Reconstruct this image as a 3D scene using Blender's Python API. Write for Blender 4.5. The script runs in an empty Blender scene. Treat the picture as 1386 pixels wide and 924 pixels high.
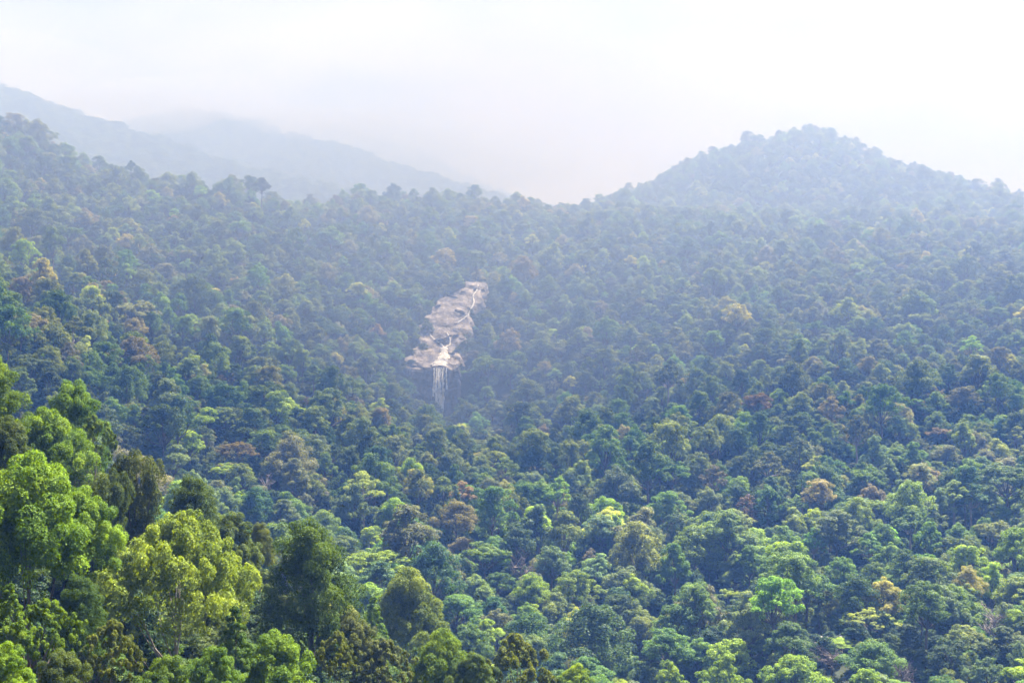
import bpy, math, random
import numpy as np
from mathutils import Vector

R = math.radians
random.seed(7)
RNG = np.random.default_rng(11)
scene = bpy.context.scene
COL = scene.collection

# ------------------------------------------------------------------ camera
FPX, CX, CY = 1673.0, 693.0, 462.0          # focal length and centre in photograph pixels
cam_d = bpy.data.cameras.new('camera')
cam_d.sensor_width = 36.0
cam_d.lens = 36.0 * FPX / 1386.0
cam_d.clip_start = 0.5
cam_d.clip_end = 12000
cam = bpy.data.objects.new('camera', cam_d)
cam.location = (0, 0, 0)
cam.rotation_euler = (R(90), 0, 0)
COL.objects.link(cam)
scene.camera = cam

# ------------------------------------------------------------------ sky, sun, exposure
SUN_AZ, SUN_EL = R(36), R(55)               # azimuth measured from +Y towards +X
world = bpy.data.worlds.new('World')
scene.world = world
world.use_nodes = True
wt = world.node_tree
for n in list(wt.nodes):
    wt.nodes.remove(n)
wo = wt.nodes.new('ShaderNodeOutputWorld')
bg = wt.nodes.new('ShaderNodeBackground')
sky = wt.nodes.new('ShaderNodeTexSky')
sky.sky_type = 'NISHITA'
sky.sun_disc = False
sky.sun_elevation = SUN_EL
sky.sun_rotation = SUN_AZ
sky.dust_density = 3.0
tc = wt.nodes.new('ShaderNodeTexCoord')
mp = wt.nodes.new('ShaderNodeMapping')
mp.inputs['Scale'].default_value = (1.6, 1.6, 4.5)
nz = wt.nodes.new('ShaderNodeTexNoise')
nz.inputs['Scale'].default_value = 2.6
nz.inputs['Detail'].default_value = 4.0
nz.inputs['Roughness'].default_value = 0.45
cr = wt.nodes.new('ShaderNodeValToRGB')     # bright overcast with a few greyer veils
cr.color_ramp.elements[0].position = 0.36
cr.color_ramp.elements[0].color = (.60, .56, .64, 1)
cr.color_ramp.elements[1].position = 0.58
cr.color_ramp.elements[1].color = (1.40, 1.24, 1.16, 1)
mx = wt.nodes.new('ShaderNodeMix')
mx.data_type = 'RGBA'
mx.inputs['Factor'].default_value = 0.90
wt.links.new(tc.outputs['Generated'], mp.inputs['Vector'])
wt.links.new(mp.outputs['Vector'], nz.inputs['Vector'])
wt.links.new(nz.outputs['Fac'], cr.inputs['Fac'])
wt.links.new(sky.outputs['Color'], mx.inputs['A'])
wt.links.new(cr.outputs['Color'], mx.inputs['B'])
wt.links.new(mx.outputs['Result'], bg.inputs['Color'])
bg.inputs['Strength'].default_value = 0.10
wt.links.new(bg.outputs['Background'], wo.inputs['Surface'])

sun_d = bpy.data.lights.new('sun', 'SUN')
sun_d.energy = 5.0
sun_d.angle = R(0.8)
sun_d.color = (1.0, 0.97, 0.93)
sun = bpy.data.objects.new('sun', sun_d)
SV = Vector((math.sin(SUN_AZ) * math.cos(SUN_EL), math.cos(SUN_AZ) * math.cos(SUN_EL), math.sin(SUN_EL)))
sun.rotation_euler = SV.to_track_quat('Z', 'Y').to_euler()
sun.location = (0, 0, 300)
COL.objects.link(sun)

vs = scene.view_settings
vs.view_transform = 'Standard'
vs.look = 'None'
vs.exposure = 2.95
vs.gamma = 1.0
vs.use_curve_mapping = False
cy = scene.cycles
cy.max_bounces = 3
cy.diffuse_bounces = 1
cy.glossy_bounces = 1
cy.transmission_bounces = 2
cy.volume_bounces = 0
cy.transparent_max_bounces = 8
cy.use_denoising = True
cy.use_adaptive_sampling = True
cy.adaptive_threshold = 0.02
cy.caustics_reflective = False
cy.caustics_refractive = False

HAZE_DENSITY = 0.00032


def D(Y):
    """ground distance in metres for a surveyed distance (the slopes rise steeply)"""
    return Y - 0.25 * max(0.0, Y - 300.0)


def at(px, py, Y):
    return ((px - CX) / FPX * Y, Y, (CY - py) / FPX * Y)


# ------------------------------------------------------------------ materials
def nmat(name):
    m = bpy.data.materials.new(name)
    m.use_nodes = True
    nt = m.node_tree
    for n in list(nt.nodes):
        nt.nodes.remove(n)
    return m, nt, nt.nodes.new('ShaderNodeOutputMaterial')


def leaf_material():
    m, nt, out = nmat('leaf')
    N, L = nt.nodes, nt.links
    tint = N.new('ShaderNodeAttribute')
    tint.attribute_type = 'INSTANCER'
    tint.attribute_name = 'tint'
    var = N.new('ShaderNodeAttribute')
    var.attribute_type = 'GEOMETRY'
    var.attribute_name = 'var'
    # leaf to leaf and spray to spray differences in colour
    hsv = N.new('ShaderNodeHueSaturation')
    m1 = N.new('ShaderNodeMapRange')
    m1.inputs['To Min'].default_value = 0.62
    m1.inputs['To Max'].default_value = 1.5
    L.new(var.outputs['Fac'], m1.inputs['Value'])
    L.new(m1.outputs['Result'], hsv.inputs['Value'])
    m2 = N.new('ShaderNodeMapRange')
    m2.inputs['To Min'].default_value = 0.514
    m2.inputs['To Max'].default_value = 0.488
    L.new(var.outputs['Fac'], m2.inputs['Value'])
    L.new(m2.outputs['Result'], hsv.inputs['Hue'])
    L.new(tint.outputs['Color'], hsv.inputs['Color'])
    d = N.new('ShaderNodeBsdfPrincipled')
    d.inputs['Roughness'].default_value = 0.55
    d.inputs['Specular IOR Level'].default_value = 0.06
    L.new(hsv.outputs['Color'], d.inputs['Base Color'])
    tr = N.new('ShaderNodeBsdfTranslucent')
    tm = N.new('ShaderNodeMix')
    tm.data_type = 'RGBA'
    tm.blend_type = 'MULTIPLY'
    tm.inputs['Factor'].default_value = 1.0
    tm.inputs['B'].default_value = (2.2, 2.1, 0.5, 1)
    L.new(hsv.outputs['Color'], tm.inputs['A'])
    L.new(tm.outputs['Result'], tr.inputs['Color'])
    mix = N.new('ShaderNodeMixShader')
    mix.inputs['Fac'].default_value = 0.28
    L.new(d.outputs['BSDF'], mix.inputs[1])
    L.new(tr.outputs['BSDF'], mix.inputs[2])
    L.new(mix.outputs['Shader'], out.inputs['Surface'])
    return m


def noise_material(name, c0, c1, scale, rough=0.9, bump=0.0, stretch=(1, 1, 1), p0=0.35, p1=0.65, detail=6):
    m, nt, out = nmat(name)
    N, L = nt.nodes, nt.links
    tcn = N.new('ShaderNodeTexCoord')
    mpn = N.new('ShaderNodeMapping')
    mpn.inputs['Scale'].default_value = stretch
    ns = N.new('ShaderNodeTexNoise')
    ns.inputs['Scale'].default_value = scale
    ns.inputs['Detail'].default_value = detail
    rp = N.new('ShaderNodeValToRGB')
    rp.color_ramp.elements[0].position = p0
    rp.color_ramp.elements[0].color = (*[v * .75 for v in c0], 1)
    rp.color_ramp.elements[1].position = p1
    rp.color_ramp.elements[1].color = (*[v * .75 for v in c1], 1)
    b = N.new('ShaderNodeBsdfPrincipled')
    b.inputs['Roughness'].default_value = rough
    b.inputs['Specular IOR Level'].default_value = 0.2
    L.new(tcn.outputs['Object'], mpn.inputs['Vector'])
    L.new(mpn.outputs['Vector'], ns.inputs['Vector'])
    L.new(ns.outputs['Fac'], rp.inputs['Fac'])
    L.new(rp.outputs['Color'], b.inputs['Base Color'])
    if bump:
        bp = N.new('ShaderNodeBump')
        bp.inputs['Distance'].default_value = bump
        L.new(ns.outputs['Fac'], bp.inputs['Height'])
        L.new(bp.outputs['Normal'], b.inputs['Normal'])
    L.new(b.outputs['BSDF'], out.inputs['Surface'])
    return m


def rock_material(name, c0, c1, crack):
    m = noise_material(name, c0, c1, 0.22, 0.85, 0.0, (1, .6, 1.5), .32, .66, 12)
    nt = m.node_tree
    N, L = nt.nodes, nt.links
    b = next(n for n in N if n.type == 'BSDF_PRINCIPLED')
    rp = next(n for n in N if n.type == 'VALTORGB')
    tcn = next(n for n in N if n.type == 'TEX_COORD')
    ns = next(n for n in N if n.type == 'TEX_NOISE')
    # joints between the slabs, bent by noise
    wn = N.new('ShaderNodeTexNoise')
    wn.inputs['Scale'].default_value = .35
    ad = N.new('ShaderNodeMix')
    ad.data_type = 'RGBA'
    ad.blend_type = 'ADD'
    ad.inputs['Factor'].default_value = 4.0
    ad.clamp_factor = False
    vo = N.new('ShaderNodeTexVoronoi')
    vo.feature = 'DISTANCE_TO_EDGE'
    vo.inputs['Scale'].default_value = .14
    cm = N.new('ShaderNodeMapRange')
    cm.inputs['From Min'].default_value = .015
    cm.inputs['From Max'].default_value = .09
    mx_ = N.new('ShaderNodeMix')
    mx_.data_type = 'RGBA'
    mx_.inputs['A'].default_value = (*crack, 1)
    L.new(tcn.outputs['Object'], wn.inputs['Vector'])
    L.new(tcn.outputs['Object'], ad.inputs['A'])
    L.new(wn.outputs['Color'], ad.inputs['B'])
    L.new(ad.outputs['Result'], vo.inputs['Vector'])
    L.new(vo.outputs['Distance'], cm.inputs['Value'])
    L.new(cm.outputs['Result'], mx_.inputs['Factor'])
    L.new(rp.outputs['Color'], mx_.inputs['B'])
    L.new(mx_.outputs['Result'], b.inputs['Base Color'])
    bp = N.new('ShaderNodeBump')
    bp.inputs['Distance'].default_value = 2.2
    L.new(ns.outputs['Fac'], bp.inputs['Height'])
    L.new(bp.outputs['Normal'], b.inputs['Normal'])
    return m


M_LEAF = leaf_material()
M_BARK = noise_material('bark', (0.06, 0.045, 0.034), (0.17, 0.14, 0.115), 3.0, 0.95, 0.03, (1, 1, 0.25))
M_PALE = noise_material('pale_bark', (0.18, 0.15, 0.125), (0.34, 0.30, 0.26), 2.0, 0.9, 0.02, (1, 1, 0.3))
M_DEAD = noise_material('dead_wood', (0.12, 0.09, 0.075), (0.26, 0.22, 0.19), 2.5, 0.95, 0.02)
M_GROUND = noise_material('forest_floor', (0.014, 0.020, 0.008), (0.034, 0.042, 0.016), 0.12, 1.0, 0.4)
M_FARFOREST = noise_material('far_forest', (0.022, 0.040, 0.014), (0.070, 0.100, 0.035), 0.06, 1.0, 4.0)
M_ROCK = rock_material('granite', (0.075, 0.068, 0.068), (0.250, 0.234, 0.234), (0.060, 0.054, 0.054))
M_ROCKDARK = rock_material('dark_granite', (0.030, 0.028, 0.028), (0.085, 0.076, 0.074), (0.012, 0.012, 0.012))
M_TRACK = noise_material('pale_gravel', (0.10, 0.094, 0.088), (0.16, 0.15, 0.14), 0.5, 0.95, 0.02)


def water_material():
    m, nt, out = nmat('falling_water')
    N, L = nt.nodes, nt.links
    tcn = N.new('ShaderNodeTexCoord')
    mpn = N.new('ShaderNodeMapping')
    mpn.inputs['Scale'].default_value = (1.3, 1.3, 0.05)
    ns = N.new('ShaderNodeTexNoise')
    ns.inputs['Scale'].default_value = 1.1
    ns.inputs['Detail'].default_value = 5
    rp = N.new('ShaderNodeValToRGB')
    rp.color_ramp.elements[0].position = 0.36
    rp.color_ramp.elements[0].color = (0.35, 0.35, 0.35, 1)
    rp.color_ramp.elements[1].position = 0.55
    rp.color_ramp.elements[1].color = (1, 1, 1, 1)
    b = N.new('ShaderNodeBsdfDiffuse')
    b.inputs['Color'].default_value = (0.70, 0.72, 0.75, 1)
    tl = N.new('ShaderNodeBsdfTranslucent')     # spray lets the light through
    tl.inputs['Color'].default_value = (0.80, 0.82, 0.85, 1)
    mw = N.new('ShaderNodeMixShader')
    tp = N.new('ShaderNodeBsdfTransparent')
    ma = N.new('ShaderNodeMixShader')
    L.new(tcn.outputs['Object'], mpn.inputs['Vector'])
    L.new(mpn.outputs['Vector'], ns.inputs['Vector'])
    L.new(ns.outputs['Fac'], rp.inputs['Fac'])
    L.new(b.outputs['BSDF'], mw.inputs[1])
    L.new(tl.outputs['BSDF'], mw.inputs[2])
    L.new(rp.outputs['Color'], ma.inputs['Fac'])
    L.new(tp.outputs['BSDF'], ma.inputs[1])
    L.new(mw.outputs['Shader'], ma.inputs[2])
    L.new(ma.outputs['Shader'], out.inputs['Surface'])
    return m


M_WATER = water_material()


def volume_material(name, col, density, g, absorb=(0, 0, 0)):
    m, nt, out = nmat(name)
    v = nt.nodes.new('ShaderNodeVolumePrincipled')
    v.inputs['Color'].default_value = (*col, 1)
    v.inputs['Density'].default_value = density
    v.inputs['Absorption Color'].default_value = (*absorb, 1)
    v.inputs['Anisotropy'].default_value = g
    nt.links.new(v.outputs['Volume'], out.inputs['Volume'])
    return m


# ------------------------------------------------------------------ helpers
def link(o, parent=None):
    COL.objects.link(o)
    if parent is not None:
        o.parent = parent
    return o


def tag(o, label=None, cat=None, group=None, kind=None):
    if label:
        o['label'] = label
    if cat:
        o['category'] = cat
    if group:
        o['group'] = group
    if kind:
        o['kind'] = kind
    return o


def mesh_np(name, V, F, mats, var=None, mat_idx=None, smooth=False):
    """V (n,3); F (m,k) all faces with the same number of corners."""
    me = bpy.data.meshes.new(name)
    V = np.asarray(V, np.float32)
    F = np.asarray(F, np.int32)
    me.vertices.add(len(V))
    me.vertices.foreach_set('co', V.ravel())
    me.loops.add(F.size)
    me.loops.foreach_set('vertex_index', F.ravel())
    me.polygons.add(len(F))
    me.polygons.foreach_set('loop_start', np.arange(0, F.size, F.shape[1], dtype=np.int32))
    for m in mats:
        me.materials.append(m)
    if mat_idx is not None:
        me.polygons.foreach_set('material_index', np.asarray(mat_idx, np.int32))
    if smooth:
        me.polygons.foreach_set('use_smooth', np.ones(len(F), bool))
    if var is not None:
        a = me.attributes.new('var', 'FLOAT', 'POINT')
        a.data.foreach_set('value', np.asarray(var, np.float32))
    me.update()
    me.validate()
    return me


def vnoise(x, y, seed=0):
    """smooth value noise"""
    xi, yi = np.floor(x).astype(np.int64), np.floor(y).astype(np.int64)
    xf, yf = x - xi, y - yi
    u, v = xf * xf * (3 - 2 * xf), yf * yf * (3 - 2 * yf)

    def h(a, b):
        s = np.sin(a * 127.1 + b * 311.7 + seed * 74.7) * 43758.5453
        return s - np.floor(s)
    return (h(xi, yi) * (1 - u) + h(xi + 1, yi) * u) * (1 - v) + (h(xi, yi + 1) * (1 - u) + h(xi + 1, yi + 1) * u) * v


def fbm(x, y, seed=0, octv=3):
    r, a, t = 0, 1.0, 0
    for k in range(octv):
        r = r + a * (vnoise(x * 2 ** k, y * 2 ** k, seed + k) - 0.5)
        t += a
        a *= 0.5
    return r / t


# ------------------------------------------------------------------ terrain
# heights of the canopy surveyed along the slopes (column, row, distance), ground lies CANOPY below
CANOPY = 12.5
S = []


def P(px, py, Y, drop=CANOPY):
    x, y, z = at(px, py, D(Y))
    S.append((x, y, z - drop))


def G(px, Y, z):
    k = D(Y) / Y
    S.append(((px - CX) / FPX * Y * k, Y * k, z * k))


# near spur and the hill under the viewpoint
for a in [(0, 505, 122), (100, 560, 130), (180, 620, 138), (270, 665, 146), (340, 715, 150), (500, 800, 142),
          (600, 850, 140), (700, 890, 142), (0, 924, 62), (250, 924, 78), (430, 924, 88), (700, 924, 112),
          (0, 720, 90), (250, 800, 105), (-200, 480, 118), (-200, 700, 85)]:
    P(*a)
for a in [(1386, 100, -46), (1000, 100, -46), (1386, 170, -66), (1000, 170, -68), (800, 170, -64), (1700, 120, -46),
          (-150, 230, -30), (0, 230, -40), (200, 230, -55), (400, 230, -63), (600, 230, -72), (780, 230, -80)]:
    G(*a)
for a in [(0, 0, -2), (45, 0, -9), (-45, 0, -7), (0, -120, 0), (0, 28, -16), (100, 0, -20), (-100, 0, -12), (150, -120, -6), (-150, -120, -2)]:
    S.append(a)
# valley and slopes
for a in [(850, 924, 260), (1100, 924, 255), (1386, 924, 250), (450, 720, 360), (600, 700, 400), (600, 790, 300), (720, 850, 300), (850, 850, 320), (850, 750, 390),
          (850, 650, 500), (1100, 805, 345), (1100, 750, 390), (1100, 650, 490), (1386, 800, 330), (1386, 650, 480), (600, 630, 540), (600, 585, 700),
          (700, 580, 700), (850, 570, 640), (850, 500, 760), (850, 450, 850), (850, 400, 940), (850, 350, 1060), (850, 300, 1250),
          (1100, 570, 620), (1100, 500, 720), (1100, 450, 800), (1100, 400, 890), (1100, 350, 1000), (1100, 300, 1200),
          (1386, 570, 600), (1386, 500, 690), (1386, 430, 800), (1386, 370, 920), (1386, 315, 1120),
          (0, 398, 430), (0, 372, 600), (0, 330, 680), (0, 270, 800), (0, 210, 920), (0, 162, 1020),
          (150, 560, 370), (150, 500, 450), (150, 450, 540), (150, 400, 640), (150, 340, 760), (150, 280, 880), (150, 233, 990),
          (300, 640, 380), (300, 560, 480), (300, 500, 560), (300, 450, 640), (300, 400, 730), (300, 350, 830), (300, 300, 930), (320, 257, 1030),
          (450, 600, 480), (450, 540, 600), (450, 490, 700), (450, 440, 790), (450, 390, 880), (450, 340, 980), (450, 290, 1090), (470, 256, 1180),
          (540, 525, 760), (535, 450, 860), (560, 400, 935), (590, 350, 1020), (600, 300, 1150), (600, 257, 1280),
          (650, 345, 1030), (680, 300, 1200), (690, 286, 1350), (700, 520, 790), (720, 470, 850), (720, 420, 920), (720, 370, 1000), (740, 320, 1120), (760, 284, 1380),
          (850, 287, 1370), (1000, 284, 1340), (1150, 287, 1290),
          (-250, 380, 440), (-250, 300, 680), (-250, 200, 880), (-250, 120, 1000), (-100, 560, 330), (1650, 924, 245), (1650, 640, 470), (1650, 480, 690), (1650, 330, 1050)]:
    P(*a)
G(0, 505, 2)
G(-250, 520, 22)
# the wooded hill on the right
for a in [(830, 262, 1750), (900, 235, 1850), (960, 206, 1900), (1000, 195, 1930), (1060, 187, 1950), (1130, 185, 1950), (1200, 216, 1900),
          (1290, 242, 1800), (1386, 258, 1700), (1470, 285, 1650), (1080, 232, 1720), (1000, 243, 1700), (1200, 252, 1660), (1386, 290, 1400), (1650, 330, 1500)]:
    P(a[0], a[1], a[2] * .86, 14)
for px, Y, z in [(900, 1450, 132), (1050, 1420, 136), (1200, 1390, 140)]:
    G(px, Y, z)
# open knoll with the gravel track
for a in [(1085, 858, 300, 0), (1108, 858, 300, 0), (1135, 858, 301, 0), (1108, 888, 284, 2)]:
    P(*a)
# behind the crests
for px, Y, z in [(0, 1200, 140), (150, 1170, 100), (320, 1200, 90), (470, 1370, 105), (600, 1480, 110), (690, 1560, 110), (760, 1580, 115), (830, 1700, 140),
                 (1000, 1900, 170), (1130, 1900, 180), (1290, 1800, 150), (1470, 1700, 130), (-250, 1200, 170), (400, 1700, 60), (650, 2000, 70), (0, 1500, 90), (300, 2200, 60), (1700, 2200, 120), (-250, 1800, 80)]:
    G(px, Y, z)
# bed of the cascade: base of the drop, the lip, the bare slab up to its head
FALL = [(597, 552, D(834)), (597, 497, D(838)), (600, 470, D(868)), (612, 430, D(905)), (640, 382, D(962))]
for px, py, Y in FALL[1:]:
    x, y, z = at(px, py, Y)
    S.append((x, y, z - 3))
FB = at(597, 556, D(820))
S.append((FB[0], FB[1] - 4, FB[2] - 10))

# clear strip of the cascade in plan: (distance, left px, right px)
STRIP = [(D(a), b, c) for a, b, c in [(806, 588, 610), (832, 570, 620), (842, 544, 620), (858, 556, 622), (872, 566, 632), (885, 568, 630), (905, 574, 638), (920, 588, 634), (932, 596, 648), (948, 620, 656), (958, 634, 654), (968, 643, 650)]]


def strip_bounds(Y):
    ys_ = [s[0] for s in STRIP]
    return np.interp(Y, ys_, [s[1] for s in STRIP]), np.interp(Y, ys_, [s[2] for s in STRIP])


S = np.array(S, float)
RC = 24.0


def _phi(d2):
    return np.sqrt(d2 + RC * RC)


SX, SZ = S[:, :2], S[:, 2]
ZM = SZ.mean()
_K = _phi(((SX[:, None] - SX[None]) ** 2).sum(-1)) - 6.0 * np.eye(len(S)) * 0.35
_W = np.linalg.solve(_K, SZ - ZM)


def ground(x, y):
    x, y = np.asarray(x, float), np.asarray(y, float)
    sh = x.shape
    x, y = x.ravel(), y.ravel()
    out = np.empty(len(x))
    for i in range(0, len(x), 20000):
        a, b = x[i:i + 20000], y[i:i + 20000]
        d2 = (a[:, None] - SX[None, :, 0]) ** 2 + (b[:, None] - SX[None, :, 1]) ** 2
        out[i:i + 20000] = _phi(d2) @ _W + ZM
    # side gullies and hummocks, growing with distance from the viewpoint
    amp = np.clip((y - 250) / 500, 0, 1)
    out = out + amp * (21 * fbm(x / 130, y / 260, 3) + 7 * fbm(x / 55, y / 70, 9))
    # the torrent has stripped the soil along its bed
    ins = (y > STRIP[0][0] - 4) & (y < STRIP[-1][0] + 4)
    if ins.any():
        l, r = strip_bounds(y[ins])
        q = CX + x[ins] / y[ins] * FPX
        bed = np.where(y[ins] < FALL[1][2], at(*FALL[0])[2] - 6, np.interp(y[ins], [f[2] for f in FALL[1:]], [at(*f)[2] for f in FALL[1:]]) - 5)
        cut = np.clip(1 - np.maximum(l - 7 - q, q - r - 7) / 10.0, 0, 1)
        out[ins] = out[ins] + cut * np.minimum(bed - out[ins], 0)
    return out.reshape(sh)


def gz(x, y):
    return float(ground(np.array([x]), np.array([y]))[0])


gx = np.arange(-1500, 1501, 7.0)
gy = np.arange(-160, 1900, 7.0)
XX, YY = np.meshgrid(gx, gy)
ZZ = ground(XX, YY)
nxg, nyg = len(gx), len(gy)
ii = np.arange(nxg * nyg).reshape(nyg, nxg)
quads = np.stack([ii[:-1, :-1], ii[:-1, 1:], ii[1:, 1:], ii[1:, :-1]], -1).reshape(-1, 4)
me = mesh_np('valley_terrain', np.stack([XX, YY, ZZ], -1).reshape(-1, 3), quads, [M_GROUND], smooth=True)
terrain = link(bpy.data.objects.new('valley_terrain', me))
tag(terrain, kind='structure')

# distant ridges that stand behind the left shoulder, each a real slope of its own
RIDGES = [
    # skyline (px,py), distance, depth of the slope in front
    ([(-500, 120), (-200, 118), (0, 132), (50, 150), (100, 170), (160, 190), (230, 212), (320, 235), (420, 258), (560, 300)], 1400, 0.55),
    ([(-400, 190), (-100, 185), (100, 185), (180, 172), (250, 158), (320, 176), (360, 186), (440, 200), (490, 216), (560, 240), (620, 262), (700, 290), (800, 330)], 1720, 0.5),
    ([(100, 190), (350, 170), (460, 186), (540, 202), (590, 228), (640, 256), (700, 278), (760, 292), (860, 320)], 2150, 0.5),
]
ridge_surf = []
for k, (sky_pts, Yc, slope) in enumerate(RIDGES):
    px = np.array([p[0] for p in sky_pts], float)
    pz = np.array([(CY - p[1]) / FPX * Yc for p in sky_pts]) - 9
    wx = (px - CX) / FPX * Yc
    xs = np.arange(wx[0], wx[-1], 14.0)
    ys = np.arange(Yc - 500, Yc + 460, 14.0)
    Xr, Yr = np.meshgrid(xs, ys)
    crest = np.interp(Xr, wx, pz) + 14 * fbm(Xr / 60, Xr * 0 + 3.3, 60 + k)
    d = Yr - Yc
    fall = np.where(d < 0, slope * -d, 0.6 * d)
    Zr = crest - np.sqrt(fall ** 2 + 18 ** 2) + 18
    Zr += np.clip(np.abs(d) / 150, 0.0, 1) * (90 * fbm(Xr / 150 + k * 7, Yr / 420, 20 + k) + 36 * fbm(Xr / 55, Yr / 120, 30 + k))
    Zr = np.maximum(Zr, -60)
    n0, n1 = len(xs), len(ys)
    ii = np.arange(n0 * n1).reshape(n1, n0)
    quads = np.stack([ii[:-1, :-1], ii[:-1, 1:], ii[1:, 1:], ii[1:, :-1]], -1).reshape(-1, 4)
    me = mesh_np('mountain', np.stack([Xr, Yr, Zr], -1).reshape(-1, 3), quads, [M_FARFOREST], smooth=True)
    tag(link(bpy.data.objects.new('mountain', me)), kind='structure')
    ridge_surf.append((xs, ys, Xr, Yr, Zr))


# ------------------------------------------------------------------ tree builders
def tube(pts, rad, n=6):
    V, F = [], []
    for i, (p, r) in enumerate(zip(pts, rad)):
        p = np.array(p, float)
        q = np.array(pts[min(i + 1, len(pts) - 1)], float) - np.array(pts[max(i - 1, 0)], float)
        q /= max(np.linalg.norm(q), 1e-6)
        a = np.cross(q, (0.31, 0.9, 0.2))
        a /= np.linalg.norm(a)
        b = np.cross(q, a)
        for k in range(n):
            t = 2 * math.pi * k / n
            V.append(p + r * (math.cos(t) * a + math.sin(t) * b))
    for i in range(len(pts) - 1):
        for k in range(n):
            F.append((i * n + k, i * n + (k + 1) % n, (i + 1) * n + (k + 1) % n, (i + 1) * n + k))
    return np.array(V), np.array(F)


def join_tubes(ts):
    V, F, o = [], [], 0
    for v, f in ts:
        V.append(v)
        F.append(f + o)
        o += len(v)
    return np.concatenate(V), np.concatenate(F)


def leaves(rng, C, RX, RZ, CV, n, size, up=0.45, rough=0.38, fill=0.84, long=1.45, droop=0.25, skirt=0.45):
    """n leaf sprays on clumps with centres C, radii RX / RZ and colour values CV"""
    w = RX ** 2
    k = rng.choice(len(C), n, p=w / w.sum())
    d = rng.normal(size=(n, 3))
    d /= np.linalg.norm(d, axis=1)[:, None]
    flip = (d[:, 2] < 0) & (rng.random(n) < skirt)
    d[flip, 2] *= -1
    r = fill + (1 - fill) * rng.random(n) ** 0.6
    r *= 1 + 0.07 * rng.normal(size=n)
    p = C[k] + d * r[:, None] * np.stack([RX[k], RX[k], RZ[k]], 1)
    nn = d * 0.7 + np.array([0, 0, up]) + rough * rng.normal(size=(n, 3))
    nn /= np.linalg.norm(nn, axis=1)[:, None]
    t = rng.normal(size=(n, 3)) + d * 0.8 + np.array([0, 0, -droop])
    t -= nn * (t * nn).sum(1)[:, None]
    t /= np.linalg.norm(t, axis=1)[:, None] + 1e-6
    b = np.cross(nn, t)
    L = size * (0.55 + 0.9 * rng.random(n))[:, None]
    W = L / long
    V = np.stack([p - t * L * .5, p + b * W * .5 + t * L * .08 - nn * W * .12, p + t * L * .5, p - b * W * .5 + t * L * .08 - nn * W * .12], 1).reshape(-1, 3)
    F = np.arange(4 * n).reshape(n, 4)
    v = np.clip(CV[k] + 0.22 * rng.normal(size=n), 0, 1)
    return V, F, np.repeat(v, 4)


def lobes(rng, shape, H, Rr, ncl):
    """clump centres and sizes for a crown form; unit: metres, tree height H, crown radius Rr"""
    C, RX, RZ = [], [], []
    ph = rng.random(4) * 6.28

    def wob(a):
        return 1 + 0.16 * math.sin(2 * a + ph[0]) + 0.12 * math.sin(3 * a + ph[1]) + 0.08 * math.sin(5 * a + ph[2])
    ga = 2.39996
    for i in range(ncl):
        u = (i + 0.5) / ncl
        a = i * ga + rng.normal() * 0.35
        if shape in ('dome', 'high'):
            base, hc = (0.48 * H, 0.52 * H) if shape == 'dome' else (H - 7.4, 7.6)
            el = math.asin(min(1, 1.12 * (1 - u) ** 1.0)) if u > 0.1 else 1.45
            rr = Rr * (0.74 + 0.15 * rng.normal()) * math.cos(el) * wob(a)
            z = base + hc * 0.80 * math.sin(el) * (1 + 0.10 * rng.normal()) * (1 + 0.12 * math.sin(a + ph[3]))
            s = Rr * (0.24 + 0.20 * rng.random())
        elif shape == 'umbrella':
            rr = Rr * math.sqrt(u) * 0.88 * wob(a)
            z = H * (0.90 - 0.20 * u ** 1.5 + 0.035 * rng.normal())
            s = Rr * (0.20 + 0.09 * rng.random())
        elif shape == 'column':
            z = H * (0.22 + 0.72 * u)
            rr = Rr * (0.75 * math.sin(math.pi * (0.2 + 0.72 * u)) + 0.1) * (0.8 + 0.3 * rng.random())
            s = Rr * (0.36 + 0.16 * rng.random())
        elif shape == 'cone':
            z = H * (0.25 + 0.73 * u)
            rr = Rr * (1.02 - u) ** 0.85 * (0.75 + 0.3 * rng.random())
            s = Rr * (0.30 + 0.10 * rng.random()) * (1.1 - 0.55 * u)
        elif shape == 'emergent':
            el = math.asin(min(1, 1.1 * (1 - u)))
            rr = Rr * 0.8 * math.cos(el) * wob(a)
            z = H * (0.68 + 0.27 * math.sin(el) + 0.03 * rng.normal())
            s = Rr * (0.24 + 0.12 * rng.random())
        elif shape == 'bushy':
            el = math.asin(min(1, 1.1 * (1 - u))) if u > 0.05 else 1.4
            rr = Rr * 0.78 * math.cos(el) * wob(a)
            z = H * (0.22 + 0.62 * math.sin(el) + 0.05 * rng.normal())
            s = Rr * (0.26 + 0.20 * rng.random())
        elif shape == 'vine':        # hanging curtains of creeper over a dead-topped trunk
            z = H * (0.12 + 0.82 * u)
            rr = Rr * (0.55 + 0.35 * math.sin(3 * u * math.pi + ph[0])) * (1.05 - 0.45 * u) * wob(a)
            s = Rr * (0.26 + 0.16 * rng.random())
        elif shape == 'tuft':        # upright sprays at the branch ends
            el = math.asin(min(1, 1.1 * (1 - u)))
            rr = Rr * (0.86 + 0.1 * rng.normal()) * math.cos(el) * wob(a)
            z = H * (0.46 + 0.46 * math.sin(el) + 0.05 * rng.normal())
            s = Rr * (0.13 + 0.07 * rng.random())
        C.append((rr * math.cos(a), rr * math.sin(a), z))
        RX.append(s)
        RZ.append(s * {'umbrella': .5, 'vine': 1.5, 'tuft': 1.1, 'column': 1.0, 'emergent': .72}.get(shape, .8))
    return np.array(C), np.array(RX), np.array(RZ)


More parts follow.
